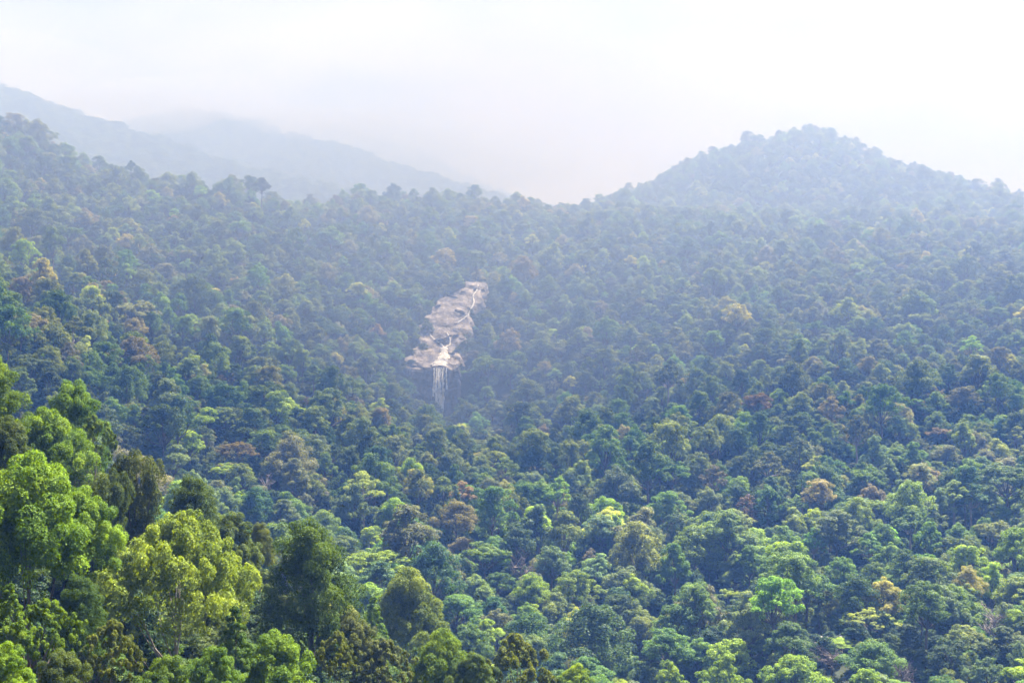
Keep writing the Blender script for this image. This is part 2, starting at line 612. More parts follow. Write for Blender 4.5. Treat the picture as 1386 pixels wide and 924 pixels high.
def woody(rng, shape, H, C, r0):
    lean = rng.normal(size=2) * 0.02 * H
    top = {'umbrella': .82, 'emergent': .86, 'column': .85, 'cone': .92, 'vine': .9, 'high': .8}.get(shape, .72) * H
    pts = [(lean[0] * t * t + 0.1 * rng.normal(), lean[1] * t * t + 0.1 * rng.normal(), top * t - 0.6 * (t == 0)) for t in (0, .06, .25, .5, .75, 1)]
    ts = [tube(pts, [r0 * 1.7, r0 * 1.1, r0, r0 * .8, r0 * .55, r0 * .2], 7)]
    step = max(1, len(C) // 14)
    for c in C[::step]:
        f = min(0.95, max({'emergent': .7, 'umbrella': .62, 'high': .6}.get(shape, .38), (c[2] - 0.28 * H) / top * rng.uniform(.75, .95)))
        s = np.array([lean[0] * f * f, lean[1] * f * f, top * f])
        m = (s + c) / 2 + np.array([0, 0, -0.03 * H]) + rng.normal(size=3) * 0.02 * H
        ts.append(tube([s, m, c], [r0 * .42, r0 * .26, r0 * .09], 5))
    return join_tubes(ts)


PROTO = {}


def proto(key, shape, H, Rr, ncl, nleaf, lsize, seed, bark=None, r0=None, sub=8, **kw):
    rng = np.random.default_rng(seed)
    C, RX, RZ = lobes(rng, shape, H, Rr, ncl)
    CV = np.clip(0.5 + 0.2 * rng.normal(size=len(C)), 0.1, 0.9)
    # every bough is a cluster of smaller leafy puffs
    m = len(C)
    d = rng.normal(size=(m, sub, 3))
    d[..., 2] = np.where(rng.random((m, sub)) < .7, np.abs(d[..., 2]), d[..., 2])
    d /= np.linalg.norm(d, axis=-1)[..., None]
    sr = rng.uniform(.30, .52, (m, sub))
    PC = C[:, None] + d * np.stack([RX, RX, RZ], 1)[:, None] * (1.05 - .55 * sr)[..., None] * rng.uniform(.8, 1.15, (m, sub, 1))
    PR = (sr * RX[:, None]).ravel()
    PZ = (sr * RZ[:, None]).ravel() * 1.05
    PV = np.clip(CV[:, None] + .12 * rng.normal(size=(m, sub)), .05, .95).ravel()
    V, F, v = leaves(rng, PC.reshape(-1, 3), PR, PZ, PV, nleaf, lsize, **kw)
    bm_ = bark or M_BARK
    wv, wf = woody(rng, shape, H, C, r0 or H * 0.017)
    PROTO[key] = dict(shape=shape, H=float(V[:, 2].max()), R=float(np.percentile(np.hypot(V[:, 0], V[:, 1]), 97)),
                      crown=mesh_np(key + '_crown', V, F, [M_LEAF], v), trunk=mesh_np(key + '_trunk', wv, wf, [bm_], smooth=True))
    # joined copy for the far forest
    if key.startswith('near'):
        return
    n = len(V)
    JV = np.concatenate([V, wv])
    JF = np.concatenate([F, wf + n])
    jm = mesh_np(key + '_whole', JV, JF, [M_LEAF, bm_], np.concatenate([v, np.full(len(wv), .5)]), np.concatenate([np.zeros(len(F)), np.ones(len(wf))]))
    PROTO[key]['whole'] = jm


# middle-distance kinds
MID = []
for key, shape, H, Rr, ncl, nl, ls, n in [('high', 'high', 20, 5.2, 18, 18000, .285, 3), ('dome', 'dome', 14, 5.6, 19, 19000, .285, 4), ('umbrella', 'umbrella', 15, 6.4, 24, 17000, .275, 2), ('column', 'column', 15, 3.4, 15, 13000, .26, 2),
                                          ('emergent', 'emergent', 20, 5.2, 14, 13500, .285, 2), ('bushy', 'bushy', 10, 4.6, 15, 15000, .275, 3), ('cone', 'cone', 13, 3.6, 24, 11000, .25, 1), ('tuft', 'tuft', 14, 5.6, 40, 15000, .265, 2)]:
    for j in range(n):
        k = '%s%d' % (key, j)
        proto(k, shape, H, Rr, ncl + 3 * j, nl, ls, 100 + 13 * len(MID), bark=M_PALE if key == 'emergent' else None, r0=0.42 if key == 'emergent' else None)
        MID.append(k)
# near kinds, finer foliage
proto('near_lobed', 'dome', 15, 6.4, 28, 90000, .19, 501, up=.55, rough=.45)
proto('near_tuft', 'tuft', 11, 7.0, 125, 100000, .165, 502, sub=4, up=.25, rough=.5, bark=M_PALE, droop=-.3, r0=.2)
proto('near_dense', 'bushy', 15, 5.2, 46, 90000, .17, 503, up=.4, rough=.5)
proto('near_vine', 'vine', 16, 4.0, 34, 76000, .17, 504, up=.2, droop=.9, rough=.5, skirt=.3)
proto('near_bushy', 'bushy', 9, 5.0, 22, 64000, .18, 505, up=.5)
proto('near_cone', 'cone', 9, 2.5, 30, 30000, .16, 506)
proto('near_open', 'tuft', 12, 5.0, 54, 40000, .18, 507, sub=4, up=.4, rough=.5, r0=.16)

# ------------------------------------------------------------------ bare rock and cascade
def in_strip(x, y, pad=0.0):
    l, r = strip_bounds(y)
    px = CX + x / y * FPX
    return (y > STRIP[0][0] - 6) & (y < STRIP[-1][0] + pad) & (px > l - pad * 1.2) & (px < r + pad * 1.2)


def fall_z(Y):
    ys_ = [f[2] for f in FALL[1:]]
    return np.interp(Y, ys_, [at(*f)[2] for f in FALL[1:]])


LIPY, LIPZ = FALL[1][2], at(*FALL[1])[2]
BASEZ = at(*FALL[0])[2]


def rock_h(x, y):
    """slab surface: stepped ledges running across the slope"""
    z = fall_z(y)
    s = (y + 9 * fbm(x / 14, y / 30, 41) + 0.6 * x)
    st = 13.0
    f = s / st - np.floor(s / st)
    z = z + 1.3 * (np.clip((f - 0.55) / 0.25, 0, 1) - f) * (.4 + vnoise(x / 16, y / 20, 44))
    z = z + 1.5 * fbm(x / 12, y / 14, 42) + .8 * fbm(x / 4.2, y / 4.2, 43, 4)
    return z


YTOP = STRIP[-1][0]
ys = np.arange(LIPY - 1, YTOP + 2, .8)
rows = []
NC = 62
for Y in ys:
    l, r = strip_bounds(Y)
    w = 5 + 2.5 * math.sin(Y * .23) + 2 * math.sin(Y * .61)
    rows.append(np.stack([((np.linspace(l - w, r + w, NC) - CX) / FPX * Y), np.full(NC, Y)], 1))
rows = np.array(rows)
RZv = rock_h(rows[..., 0], rows[..., 1])
LIP_OFF = 7 * fbm(rows[0, :, 0] / 6, rows[0, :, 0] * 0, 58)
for i in range(14):
    rows[i, :, 1] += LIP_OFF * (1 - i / 14)
edge = np.minimum(np.linspace(0, 1, NC), np.linspace(1, 0, NC))
RZv -= np.clip(1 - edge / 0.06, 0, 1) * 5
top_rows = np.concatenate([rows, RZv[..., None]], -1)
# the vertical drop below the lip
drop = []
for t in np.linspace(0, 1, 26)[::-1]:
    if t == 0:
        continue
    xr = rows[0, :, 0]
    z = RZv[0] + (BASEZ - 4 - RZv[0]) * t
    yy = LIPY - 1 + LIP_OFF - 9.0 * t + 3.0 * fbm(xr / 5, np.full(NC, t * 7), 50) * min(1, 4 * t)
    drop.append(np.stack([xr, yy, z], 1))
grid = np.concatenate([np.array(drop), top_rows], 0)
nr = len(grid)
ii = np.arange(nr * NC).reshape(nr, NC)
quads = np.stack([ii[:-1, :-1], ii[:-1, 1:], ii[1:, 1:], ii[1:, :-1]], -1).reshape(-1, 4)
midx = np.repeat(np.where(np.arange(nr - 1) < len(drop) - 2, 1, 0), NC - 1)  # drop face in darker granite, the recess's darkness put into its colour
rock = link(bpy.data.objects.new('rock_face', mesh_np('rock_face', grid.reshape(-1, 3), quads, [M_ROCK, M_ROCKDARK], mat_idx=midx)))
tag(rock, 'bare pinkish granite slope carrying the waterfall between the forest trees', 'rock face')

rr = random.Random(5)


def slab_mesh(seed):
    r = np.random.default_rng(seed)
    n, m = 9, 5
    V = []
    for j in range(m):
        v = -1 + 2 * j / (m - 1)
        q = max(0.0, 1 - abs(v) ** 3) ** .5 * .9 + .1
        for i in range(n):
            a = 2 * math.pi * i / n + .2 * r.normal()
            k = q * (1 + .22 * r.normal())
            V.append((k * math.cos(a), k * math.sin(a), v * (1 + .1 * r.normal())))
    F = [(j * n + i, j * n + (i + 1) % n, (j + 1) * n + (i + 1) % n, (j + 1) * n + i) for j in range(m - 1) for i in range(n)]
    me = bpy.data.meshes.new('boulder')
    me.from_pydata([tuple(v) for v in V], [], F + [tuple(range((m - 1) * n, m * n)), tuple(range(n - 1, -1, -1))])
    me.materials.append(M_ROCK)
    return me


slabs = [slab_mesh(s) for s in range(5)]
for i in range(22):
    Y = rr.uniform(LIPY + 2, YTOP - 8)
    l, r = strip_bounds(Y)
    px = rr.uniform(l, r)
    x = (px - CX) / FPX * Y
    o = link(bpy.data.objects.new('boulder', slabs[i % 5]), rock)
    sc = rr.uniform(.8, 2.2)
    o.location = (x, Y, float(rock_h(np.array([x]), np.array([Y]))[0]) + .1 * sc)
    o.scale = (sc * rr.uniform(1, 1.7), sc, sc * rr.uniform(.25, .5))
    o.rotation_euler = (R(rr.uniform(5, 25)), R(rr.uniform(-12, 12)), rr.uniform(0, 6.3))


hx, hY = (596 - CX) / FPX * D(877), D(877)
o = link(bpy.data.objects.new('boulder', slabs[2].copy()), rock)     # knob coloured dark, standing in for the dark hole where the stream parts
o.data.materials[0] = M_ROCKDARK
o.location = (hx, hY, float(rock_h(np.array([hx]), np.array([hY]))[0]) + .4)
o.scale = (3.2, 2.6, 2.2)


def ribbon(path, widths, lift=.5, seed=0):
    """a shallow sheet of water following a path of plan points, domed across its width"""
    r = np.random.default_rng(seed)
    V, F = [], []
    n = 5
    for i, (p, w) in enumerate(zip(path, widths)):
        for k in range(n):
            u = -1 + 2 * k / (n - 1)
            V.append((p[0] + u * w * .5 + .12 * w * r.normal(), p[1] - (1 - u * u) * lift * .6, p[2] + (1 - u * u) * lift))
    for i in range(len(path) - 1):
        for k in range(n - 1):
            F.append((i * n + k, i * n + k + 1, (i + 1) * n + k + 1, (i + 1) * n + k))
    return mesh_np('water', V, F, [M_WATER], smooth=True)


def run(pxs, Ys, lift=.6):
    Ys = [v if v == LIPY else D(v) for v in Ys]
    Yf = np.linspace(Ys[0], Ys[-1], 40)
    out = []
    for Y in Yf:
        px = np.interp(Y, Ys, pxs) + .8 * math.sin(Y * .45)
        x = (px - CX) / FPX * Y
        out.append((x, Y, float(rock_h(np.array([x]), np.array([Y]))[0]) + lift))
    return out


fall = link(bpy.data.objects.new('waterfall', None))
fall.location = (FB[0], LIPY - 12, BASEZ - 4)
tag(fall, 'thin white waterfall running down bare granite and dropping over a ledge', 'waterfall')
p = run([594, 600, 602], [LIPY, 852, 866])
link(bpy.data.objects.new('water_fan', ribbon(p, np.linspace(9, 3.6, 40), .6, 1)), fall)
p = run([602, 596, 588, 583], [866, 871, 877, 884])
link(bpy.data.objects.new('stream', ribbon(p, np.linspace(1.5, .6, 40), .35, 2)), fall)
p = run([602, 608, 609, 606], [866, 872, 878, 885])
link(bpy.data.objects.new('stream', ribbon(p, np.linspace(1.3, .5, 40), .35, 3)), fall)
p = run([632, 640, 641, 648], [908, 922, 938, 956])
link(bpy.data.objects.new('stream', ribbon(p, np.linspace(1.2, .9, 40), .4, 4)), fall)
p = run([620, 628, 634], [898, 903, 908])
link(bpy.data.objects.new('stream', ribbon(p, np.linspace(1.1, 1.0, 40), .4, 14)), fall)
for j, (px, w, t1) in enumerate([(588, .7, .6), (591.5, 1.1, 1.0), (595.5, 1.6, 1.0), (600.5, 1.0, .9), (605, .6, .45)]):
    path = []
    for t in np.linspace(0, t1, 24):
        path.append(((px - CX) / FPX * LIPY + .25 * math.sin(9 * t + j), LIPY - 2.4 - 9.6 * t, LIPZ - .4 + (BASEZ - 4 - LIPZ) * t))
    link(bpy.data.objects.new('falling_strand', ribbon(path, np.linspace(w, w * 1.5, 24), .3, 20 + j)), fall)

for ch in fall.children:
    ch.location = (-fall.location.x, -fall.location.y, -fall.location.z)

# ------------------------------------------------------------------ gravel track glimpsed in the valley
TRK = at(1108, 858, 300)
trk_pts = [(1070, 296), (1085, 298), (1095, 299), (1108, 300), (1120, 300.5), (1132, 301), (1145, 303)]
V, F = [], []
for i, (px, Y) in enumerate(trk_pts):
    x = (px - CX) / FPX * Y
    for k, dy in enumerate((-4.5, -1.5, 1.5, 4.5)):
        V.append((x + .5 * math.sin(i * 2.1 + k), Y + dy, 0))
V = np.array(V, float)
fi, fj = (V[:, 1] - gy[0]) / 7.0, (V[:, 0] - gx[0]) / 7.0
i0, j0 = fi.astype(int), fj.astype(int)
u_, v_ = fi - i0, fj - j0
V[:, 2] = (ZZ[i0, j0] * (1 - u_) * (1 - v_) + ZZ[i0, j0 + 1] * (1 - u_) * v_ + ZZ[i0 + 1, j0] * u_ * (1 - v_) + ZZ[i0 + 1, j0 + 1] * u_ * v_) + 0.22
F = [(i * 4 + k, i * 4 + k + 1, i * 4 + k + 5, i * 4 + k + 4) for i in range(len(trk_pts) - 1) for k in range(3)]
tag(link(bpy.data.objects.new('gravel_track', mesh_np('gravel_track', V, F, [M_TRACK]))), kind='structure')

# ------------------------------------------------------------------ trees, one by one
TINTS = {
    'dark green': (.036, .060, .013), 'deep blue-green': (.032, .062, .024), 'mid green': (.056, .100, .016), 'olive green': (.078, .108, .021),
    'grey-green': (.080, .112, .044), 'bright green': (.110, .170, .014), 'yellow-green': (.165, .195, .034), 'golden': (.165, .172, .050),
    'russet': (.125, .116, .052), 'grey-brown': (.104, .108, .062),
}
FORM = {'dome': 'round-headed', 'high': 'high-crowned', 'umbrella': 'flat-topped', 'column': 'narrow upright', 'emergent': 'long-trunked', 'bushy': 'low bushy', 'cone': 'pointed', 'tuft': 'tuft-leaved', 'vine': 'creeper-hung'}
NAME = {'dome': 'round_headed_tree', 'high': 'high_crowned_tree', 'umbrella': 'flat_topped_tree', 'column': 'narrow_tree', 'emergent': 'long_trunked_tree', 'bushy': 'bushy_tree', 'cone': 'pointed_tree', 'tuft': 'tuft_leaved_tree', 'vine': 'creeper_hung_tree'}


def jit(c, s=0.12, r=random):
    k = 1 + s * r.gauss(0, 1)
    return tuple(max(.008, v * k * (1 + .5 * s * r.gauss(0, 1))) for v in c)


def plant(key, x, y, z, sx, sz, rot, tint, label, group=None, name=None):
    pr = PROTO[key]
    o = bpy.data.objects.new(name or NAME[pr['shape']], None)
    o.empty_display_size = 1
    o.location = (x, y, z)
    o.rotation_euler = (0, 0, rot)
    link(o)
    tag(o, label, 'tree', group)
    t = link(bpy.data.objects.new('trunk', pr['trunk']), o)
    t.scale = (sx, sx, sz)
    c = link(bpy.data.objects.new('crown', pr['crown']), o)
    sc = min(sz, 1.3 * sx)                  # a tall stem lifts the crown instead of stretching it
    c.scale = (sx, sx, sc)
    c.location = (0, 0, (sz - sc) * pr['H'])
    c['tint'] = [float(t) for t in tint]
    return o


VIEWED = []         # landmark crowns that stand clear of their neighbours: px, top row, distance, width in px
TAKEN = []          # (x, y, radius) kept free of other trees


def hero(key, px, py_top, Y, wpx, tint, label, hmin=5, hmax=30, name=None, group=None, rot=None):
    """tree standing on the slope at distance Y; crown wpx wide, top at row py_top"""
    pr = PROTO[key]
    Y = D(Y)
    x, y, zt = at(px, py_top, Y)
    zb = gz(x, y) - .2
    h = min(hmax, max(hmin, zt - zb))
    sx = wpx / FPX * Y / 2 / pr['R']
    if tint[1] > tint[0]:
        tint = (min(tint[0] * 1.18, tint[1] * .82), tint[1], tint[2] * .7)
    tint = tuple(v * .74 for v in tint)
    TAKEN.append((x, y, sx * pr['R']))
    VIEWED.append((px, py_top, Y, wpx))
    return plant(key, x, y, zt - h, sx, h / pr['H'], random.uniform(0, 6.28) if rot is None else rot, tint, label, group, name)


T = TINTS
NEAR_BRIGHT = (.100, .200, .010)
hero('near_lobed', 38, 606, 84, 205, NEAR_BRIGHT, 'big bright green tree with billowing crown at the near spur, beside the pale yellow-green tree', rot=.4)
hero('near_bushy', 112, 655, 88, 110, (.085, .175, .010), 'bright green lower bough-like tree hugging the big billowing bright green tree')
hero('near_tuft', 240, 688, 96, 238, (.130, .210, .045), 'pale yellow-green tree with tufted sprays and white branches on the near spur', rot=1.1)
hero('near_dense', 422, 700, 118, 138, (.045, .092, .014), 'tall dense dark green oval tree standing right of the pale yellow-green tree')
hero('near_lobed', 555, 764, 190, 122, (.105, .165, .030), 'fresh green domed tree just behind the dense dark oval tree')
hero('near_vine', 186, 604, 118, 92, (.052, .080, .022), 'dark creeper-hung tree column behind the pale yellow-green tree')
hero('near_vine', 146, 632, 112, 84, (.045, .078, .018), 'dark leaning tree draped in hanging creepers above the billowing bright green tree')
hero('near_dense', 262, 640, 132, 86, (.045, .085, .018), 'dark green round tree on the spur crest beyond the creeper-hung column')
hero('near_bushy', 312, 690, 134, 90, (.055, .095, .020), 'low dark green tree behind the pale yellow-green crown')
hero('near_lobed', 62, 548, 116, 128, (.085, .170, .012), 'bright-topped broad tree high on the near spur')
hero('near_dense', 100, 512, 132, 92, (.070, .150, .014), 'green tree with a pointed leafy top at the highest part of the spur crest')
hero('near_open', 128, 560, 126, 64, (.075, .135, .018), 'loose-crowned green tree on the spur crest beside the pointed leafy top')
hero('near_dense', -14, 472, 112, 96, (.080, .150, .012), 'tall green tree rising at the upper end of the near spur')
hero('near_lobed', 8, 560, 104, 90, (.050, .085, .016), 'shaded dark green tree between the upper spur and the billowing bright tree')
hero('near_dense', 108, 775, 82, 84, (.036, .080, .016), 'small dark round tree in the hollow left of the pale yellow-green tree')
hero('near_cone', 12, 788, 68, 62, (.075, .150, .014), 'bright green pointed sapling below the billowing bright green tree')
hero('near_open', 62, 808, 72, 96, (.095, .180, .014), 'bright green large-leaved sapling in the dark hollow of the spur')
hero('near_bushy', 8, 866, 58, 82, (.095, .190, .012), 'bright green bush-like tree at the foot of the spur')
hero('near_bushy', 82, 876, 64, 92, (.050, .085, .020), 'dull green bush-like tree at the foot of the spur hollow')
hero('near_open', 150, 836, 74, 92, (.110, .130, .030), 'olive feathery tree under the tufted yellow-green crown')
hero('near_bushy', 372, 850, 88, 118, (.080, .165, .012), 'rounded bright green tree below the dense dark oval tree')
hero('near_cone', 318, 818, 84, 62, (.050, .110, .018), 'green pointed sapling in front of the pale yellow-green tree')
hero('near_bushy', 288, 872, 80, 82, (.070, .150, .014), 'bright green bushy tree beside the pointed sapling')
hero('near_bushy', 225, 884, 74, 96, (.065, .130, .014), 'mid green bushy tree beneath the white branches of the tufted tree')
hero('near_open', 455, 852, 98, 66, (.120, .140, .028), 'slender olive tree with open foliage below the dense dark oval tree')
hero('near_bushy', 478, 826, 118, 80, (.085, .105, .030), 'olive bushy tree at the right foot of the dense dark oval tree')
hero('near_open', 520, 862, 116, 92, (.100, .125, .050), 'grey-green open tree at the low end of the spur')
hero('near_lobed', 596, 848, 122, 108, (.085, .160, .010), 'shiny bright green tree at the low end of the spur')
hero('near_open', 700, 854, 132, 130, (.100, .135, .022), 'olive broad tree with loose foliage at the spur tip')
hero('near_bushy', 640, 880, 118, 70, (.060, .110, .018), 'mid green bushy tree between the shiny bright tree and the spur tip')
hero('near_bushy', 782, 896, 150, 64, (.120, .215, .012), 'vivid light green bushy tree beyond the spur tip')
hero('near_dense', 350, 705, 142, 46, (.095, .120, .030), 'olive tree squeezed between the pale yellow-green and dark oval trees')
hero('near_cone', 505, 806, 160, 40, (.085, .175, .014), 'bright green feathery pointed tree beside the fresh green domed tree')

# landmark trees farther down and across the valley
hero('dome1', 1196, 780, 318, 66, (.270, .265, .070), 'golden-topped dome tree beside the gravel track in the valley')
hero('tuft0', 1178, 822, 302, 72, (.240, .260, .040), 'yellow-leaved tree bending over the gravel track')
hero('dome3', 1312, 764, 338, 44, (.290, .280, .100), 'cream-yellow flowering tree beyond the golden-topped dome tree')
hero('column0', 1285, 862, 272, 58, (.030, .066, .024), 'tall dark creeper-covered column tree in the valley floor')
hero('dome2', 1080, 885, 264, 96, (.120, .230, .014), 'large vivid light green tree in front of the gravel track')
hero('dome0', 980, 882, 268, 70, (.115, .215, .014), 'vivid light green rounded tree left of the large one by the track')
hero('bushy0', 905, 892, 264, 60, (.125, .225, .018), 'light green leafy low tree at the near edge of the valley floor')
hero('umbrella0', 1025, 530, 640, 44, (.165, .125, .065), 'rust-orange flat crown on the slope right of the waterfall')
hero('umbrella1', 1275, 578, 600, 40, (.175, .145, .065), 'orange-tinged spreading tree on the right-hand slope')
hero('dome3', 618, 674, 415, 66, (.165, .155, .045), 'golden-brown domed tree in the valley straight below the waterfall')
hero('umbrella0', 322, 596, 430, 52, (.165, .140, .050), 'golden flat-topped tree behind the near spur')
hero('emergent0', 862, 470, 790, 34, (.085, .105, .050), 'very tall tree with bare white trunk right of the waterfall', hmax=44)
hero('emergent1', 1160, 560, 545, 44, (.080, .105, .045), 'very tall tree with pale trunk standing above the right slope', hmax=34)
hero('emergent0', 1040, 610, 500, 58, (.095, .110, .055), 'tall tree with long pinkish trunk at the foot of the right slope', hmax=40)
hero('emergent1', 966, 628, 480, 42, (.115, .112, .075), 'thin brownish tall-stemmed tree beside the pink-trunked one', hmax=34)
hero('column1', 1012, 668, 460, 34, (.120, .085, .062), 'reddish dying narrow tree below the pink-trunked tall tree')
hero('column0', 1082, 590, 520, 44, (.040, .075, .030), 'tall dark blue-green column tree right of the pink-trunked tree', hmax=34)
hero('high0', 354, 240, 1030, 28, (.060, .085, .040), 'lone tall tree breaking the left skyline', hmax=21)
hero('dome2', 710, 345, 1010, 44, (.170, .150, .060), 'pale tan domed tree above the head of the waterfall')
hero('dome1', 303, 515, 530, 62, (.045, .120, .050), 'large fresh blue-green domed tree on the left slope')


# dead and leafless trees
def bare_tree(px, py_top, Y, wpx, label, mat, seed, n=26, name='bare_tree'):
    rng = np.random.default_rng(seed)
    Y = D(Y)
    x, y, zt = at(px, py_top, Y)
    zb = gz(x, y) - .3
    H = max(6, min(zt - zb, 22))
    Rr = wpx / FPX * Y / 2
    o = link(bpy.data.objects.new(name, None))
    o.location = (x, y, zt - H)
    tag(o, label, 'tree')
    tr = [tube([(0, 0, 0), (.1, 0, H * .3), (-.1, .1, H * .6), (.1, 0, H * .85)], [H * .03, H * .022, H * .016, H * .006])]
    link(bpy.data.objects.new('trunk', mesh_np('trunk', *join_tubes(tr), [mat], smooth=True)), o)
    bs = []
    for i in range(n):
        a = rng.random() * 6.28
        f = rng.uniform(.35, .8)
        rr_ = Rr * rng.uniform(.5, 1)
        tip = np.array([rr_ * math.cos(a), rr_ * math.sin(a), H * (f + .25 * rng.random() + .05)])
        s = np.array([0, 0, H * f])
        m = (s + tip) / 2 + rng.normal(size=3) * .3
        bs.append(tube([s, m, tip], [H * .011, H * .008, H * .003], 5))
        for q in range(5):
            t2 = m + (tip - m) * rng.random()
            bs.append(tube([t2, t2 + rng.normal(size=3) * Rr * .18 + np.array([0, 0, .5])], [H * .005, H * .002], 4))
    link(bpy.data.objects.new('branches', mesh_np('branches', *join_tubes(bs), [mat], smooth=True)), o)
    TAKEN.append((x, y, Rr * .8))
    VIEWED.append((px, py_top, Y, wpx))


bare_tree(1345, 822, 300, 42, 'leafless grey-pink tree with fanned branches in the valley', M_PALE, 1, 34)
bare_tree(1125, 878, 280, 52, 'low leafless grey-brown tree beside the gravel track', M_DEAD, 2, 44)
bare_tree(1222, 896, 268, 40, 'small leafless brownish tree near the dark creeper column', M_DEAD, 3, 44)
bare_tree(1086, 655, 470, 22, 'dead broken snag with stub branches on the right slope', M_PALE, 4, 6)
bare_tree(705, 748, 372, 44, 'leafless tangle of grey branches on a dead tree below the valley centre', M_DEAD, 5, 26)
bare_tree(362, 640, 400, 26, 'small tree with bare white branches behind the dark oval tree', M_PALE, 6, 16)
# clear space in front of the track so that it shows
for Y_ in (270, 276, 282, 288, 292, 296, 300, 304):
    x_, _, _ = at(1108, 858, Y_)
    TAKEN.append((x_, Y_, 4.2))

# ------------------------------------------------------------------ forest: scatter, then single trees and the mass behind
pts = []
Y = 70.0
while Y < 1800:
    step = 8.6 - 0.0012 * min(Y, 1500)
    half = (CX + 240) / FPX * Y + 15
    n = int(2 * half / step)
    xs = -half + (np.arange(n) + (RNG.random(n) - .5) * .85 + .5) * step
    yy = Y + (RNG.random(n) - .5) * step * 1.6
    pts.append(np.stack([xs, yy, np.full(n, step)], 1))
    Y += step * 1.35
pts = np.concatenate(pts)
pts = pts[(np.abs(pts[:, 0]) < 1450) & (pts[:, 1] < 1850)]
ok = ~in_strip(pts[:, 0], pts[:, 1], -4.0)
# the near zone outside the spur is the open slope under the viewpoint
ok &= ~((pts[:, 1] < 225) & (pts[:, 0] > 12 + 0.10 * pts[:, 1]))
for (tx, ty, tr) in TAKEN:
    ok &= (pts[:, 0] - tx) ** 2 + (pts[:, 1] - ty) ** 2 > (0.80 * tr + 1.2) ** 2
pts = pts[ok]
pz = ground(pts[:, 0], pts[:, 1])

NT = len(pts)
W = {'dome': .42, 'high': .27, 'umbrella': .05, 'column': .04, 'emergent': .02, 'bushy': .13, 'cone': .01, 'tuft': .06}
keys = MID + ['near_lobed', 'near_dense', 'near_vine', 'near_bushy', 'near_open']
NM = len(MID)
kw_ = np.array([W[PROTO[k]['shape']] / sum(PROTO[q]['shape'] == PROTO[k]['shape'] for q in MID) for k in MID])
kid = RNG.choice(NM, NT, p=kw_ / kw_.sum())
kid = np.where(pts[:, 1] < 235, RNG.integers(NM, len(keys), NT), kid)
# patches of like species across the slopes
patch = fbm(pts[:, 0] / 60, pts[:, 1] / 90, 71) + 0.25 * RNG.normal(size=NT)
names = list(TINTS)
base_p = np.array([.14, .10, .25, .21, .19, .025, .025, .012, .012, .036])
low_p = np.array([.12, .10, .28, .14, .13, .17, .05, .004, .002, .004])
low = np.clip(1.2 - (pts[:, 1] - 250) / 160, 0, 1)
u = np.clip(0.5 + patch * 1.1 + 0.18 * RNG.normal(size=NT), 0.001, .999)
u = np.where(RNG.random(NT) < .55, RNG.random(NT), u)
tid = np.array([np.searchsorted(np.cumsum(base_p * (1 - l) + low_p * l) / 1.0, a) for l, a in zip(low, u)]).clip(0, 9)
tint = np.array([TINTS[names[t]] for t in tid]) * (1 + .16 * RNG.normal(size=(NT, 1))) * (1 + .07 * RNG.normal(size=(NT, 3)))
tint = np.clip(tint * np.clip(1.1 + (pts[:, 1:2] - 330) / 500, 1.1, 1.5), .006, .4)  # foliage colour lifted with distance to make up for dimmer light in the mist
sxy = pts[:, 2] / 7.7 * (0.50 + .60 * RNG.random(NT)) * np.where(RNG.random(NT) < .12, 1.45, 1.0)
sz = sxy * (0.80 + .42 * RNG.random(NT))
sz = np.minimum(sz, 1.7)
hi = (pts[:, 1] > 620) & np.array([PROTO[MID[k]]['shape'] in ('emergent', 'high', 'column') if k < NM else False for k in kid])
sz[hi] *= .74
lo = (pts[:, 1] < 340) & (pts[:, 1] > 200) & np.array([PROTO[MID[k]]['shape'] in ('emergent', 'high') if k < NM else False for k in kid])
sz[lo] *= .8
rot = RNG.random(NT) * 6.28
near = pts[:, 1] < 235
sxy[near] *= .62
sz[near] *= .55
kr = np.array([PROTO[k]['R'] for k in keys])[kid] * sxy
kh = np.array([PROTO[k]['H'] for k in keys])[kid] * sz
# trees round the cascade stay low so that the rock shows
near_strip = in_strip(pts[:, 0], pts[:, 1], 8.0)
for dy in (8, 16, 24, 32, 40, 48):
    near_strip |= in_strip(pts[:, 0] * (pts[:, 1] + dy) / pts[:, 1], pts[:, 1] + dy, 2.0)
near_strip |= ((np.abs(CX + pts[:, 0] / pts[:, 1] * FPX - 597) < 24) & (pts[:, 1] > D(760)) & (pts[:, 1] < D(832)))
sz[near_strip] = sxy[near_strip] * 0.45
by_track = (np.abs(CX + pts[:, 0] / pts[:, 1] * FPX - 1108) < 34) & (pts[:, 1] > 255) & (pts[:, 1] < 300)
sz[by_track] = .3
sxy[by_track] *= .6
sxy[near_strip] *= 0.75
kh = np.array([PROTO[k]['H'] for k in keys])[kid] * sz

# lower growth in front of the landmark trees and the track
gone = np.zeros(NT, bool)
q = CX + pts[:, 0] / pts[:, 1] * FPX
for (lx, ly, lY, lw) in [v for v in VIEWED if v[2] > 170] + [(1108, 856, 300, 34)]:
    hit = (pts[:, 1] < lY) & (pts[:, 1] > 170) & (np.abs(q - lx) < lw * .5 + kr / pts[:, 1] * FPX * .45)
    lim = (CY - (ly + lw * .55)) / FPX * pts[:, 1] - pz           # tallest growth that leaves the crown in view
    f = np.clip(lim / kh, 0, 1)
    sz[hit] *= f[hit]
    gone |= hit & (kh * f < 2.5)
    slim = hit & (f < .6)
    sxy[slim] *= .75
    kh = np.array([PROTO[k]['H'] for k in keys])[kid] * sz
    kr = np.array([PROTO[k]['R'] for k in keys])[kid] * sxy
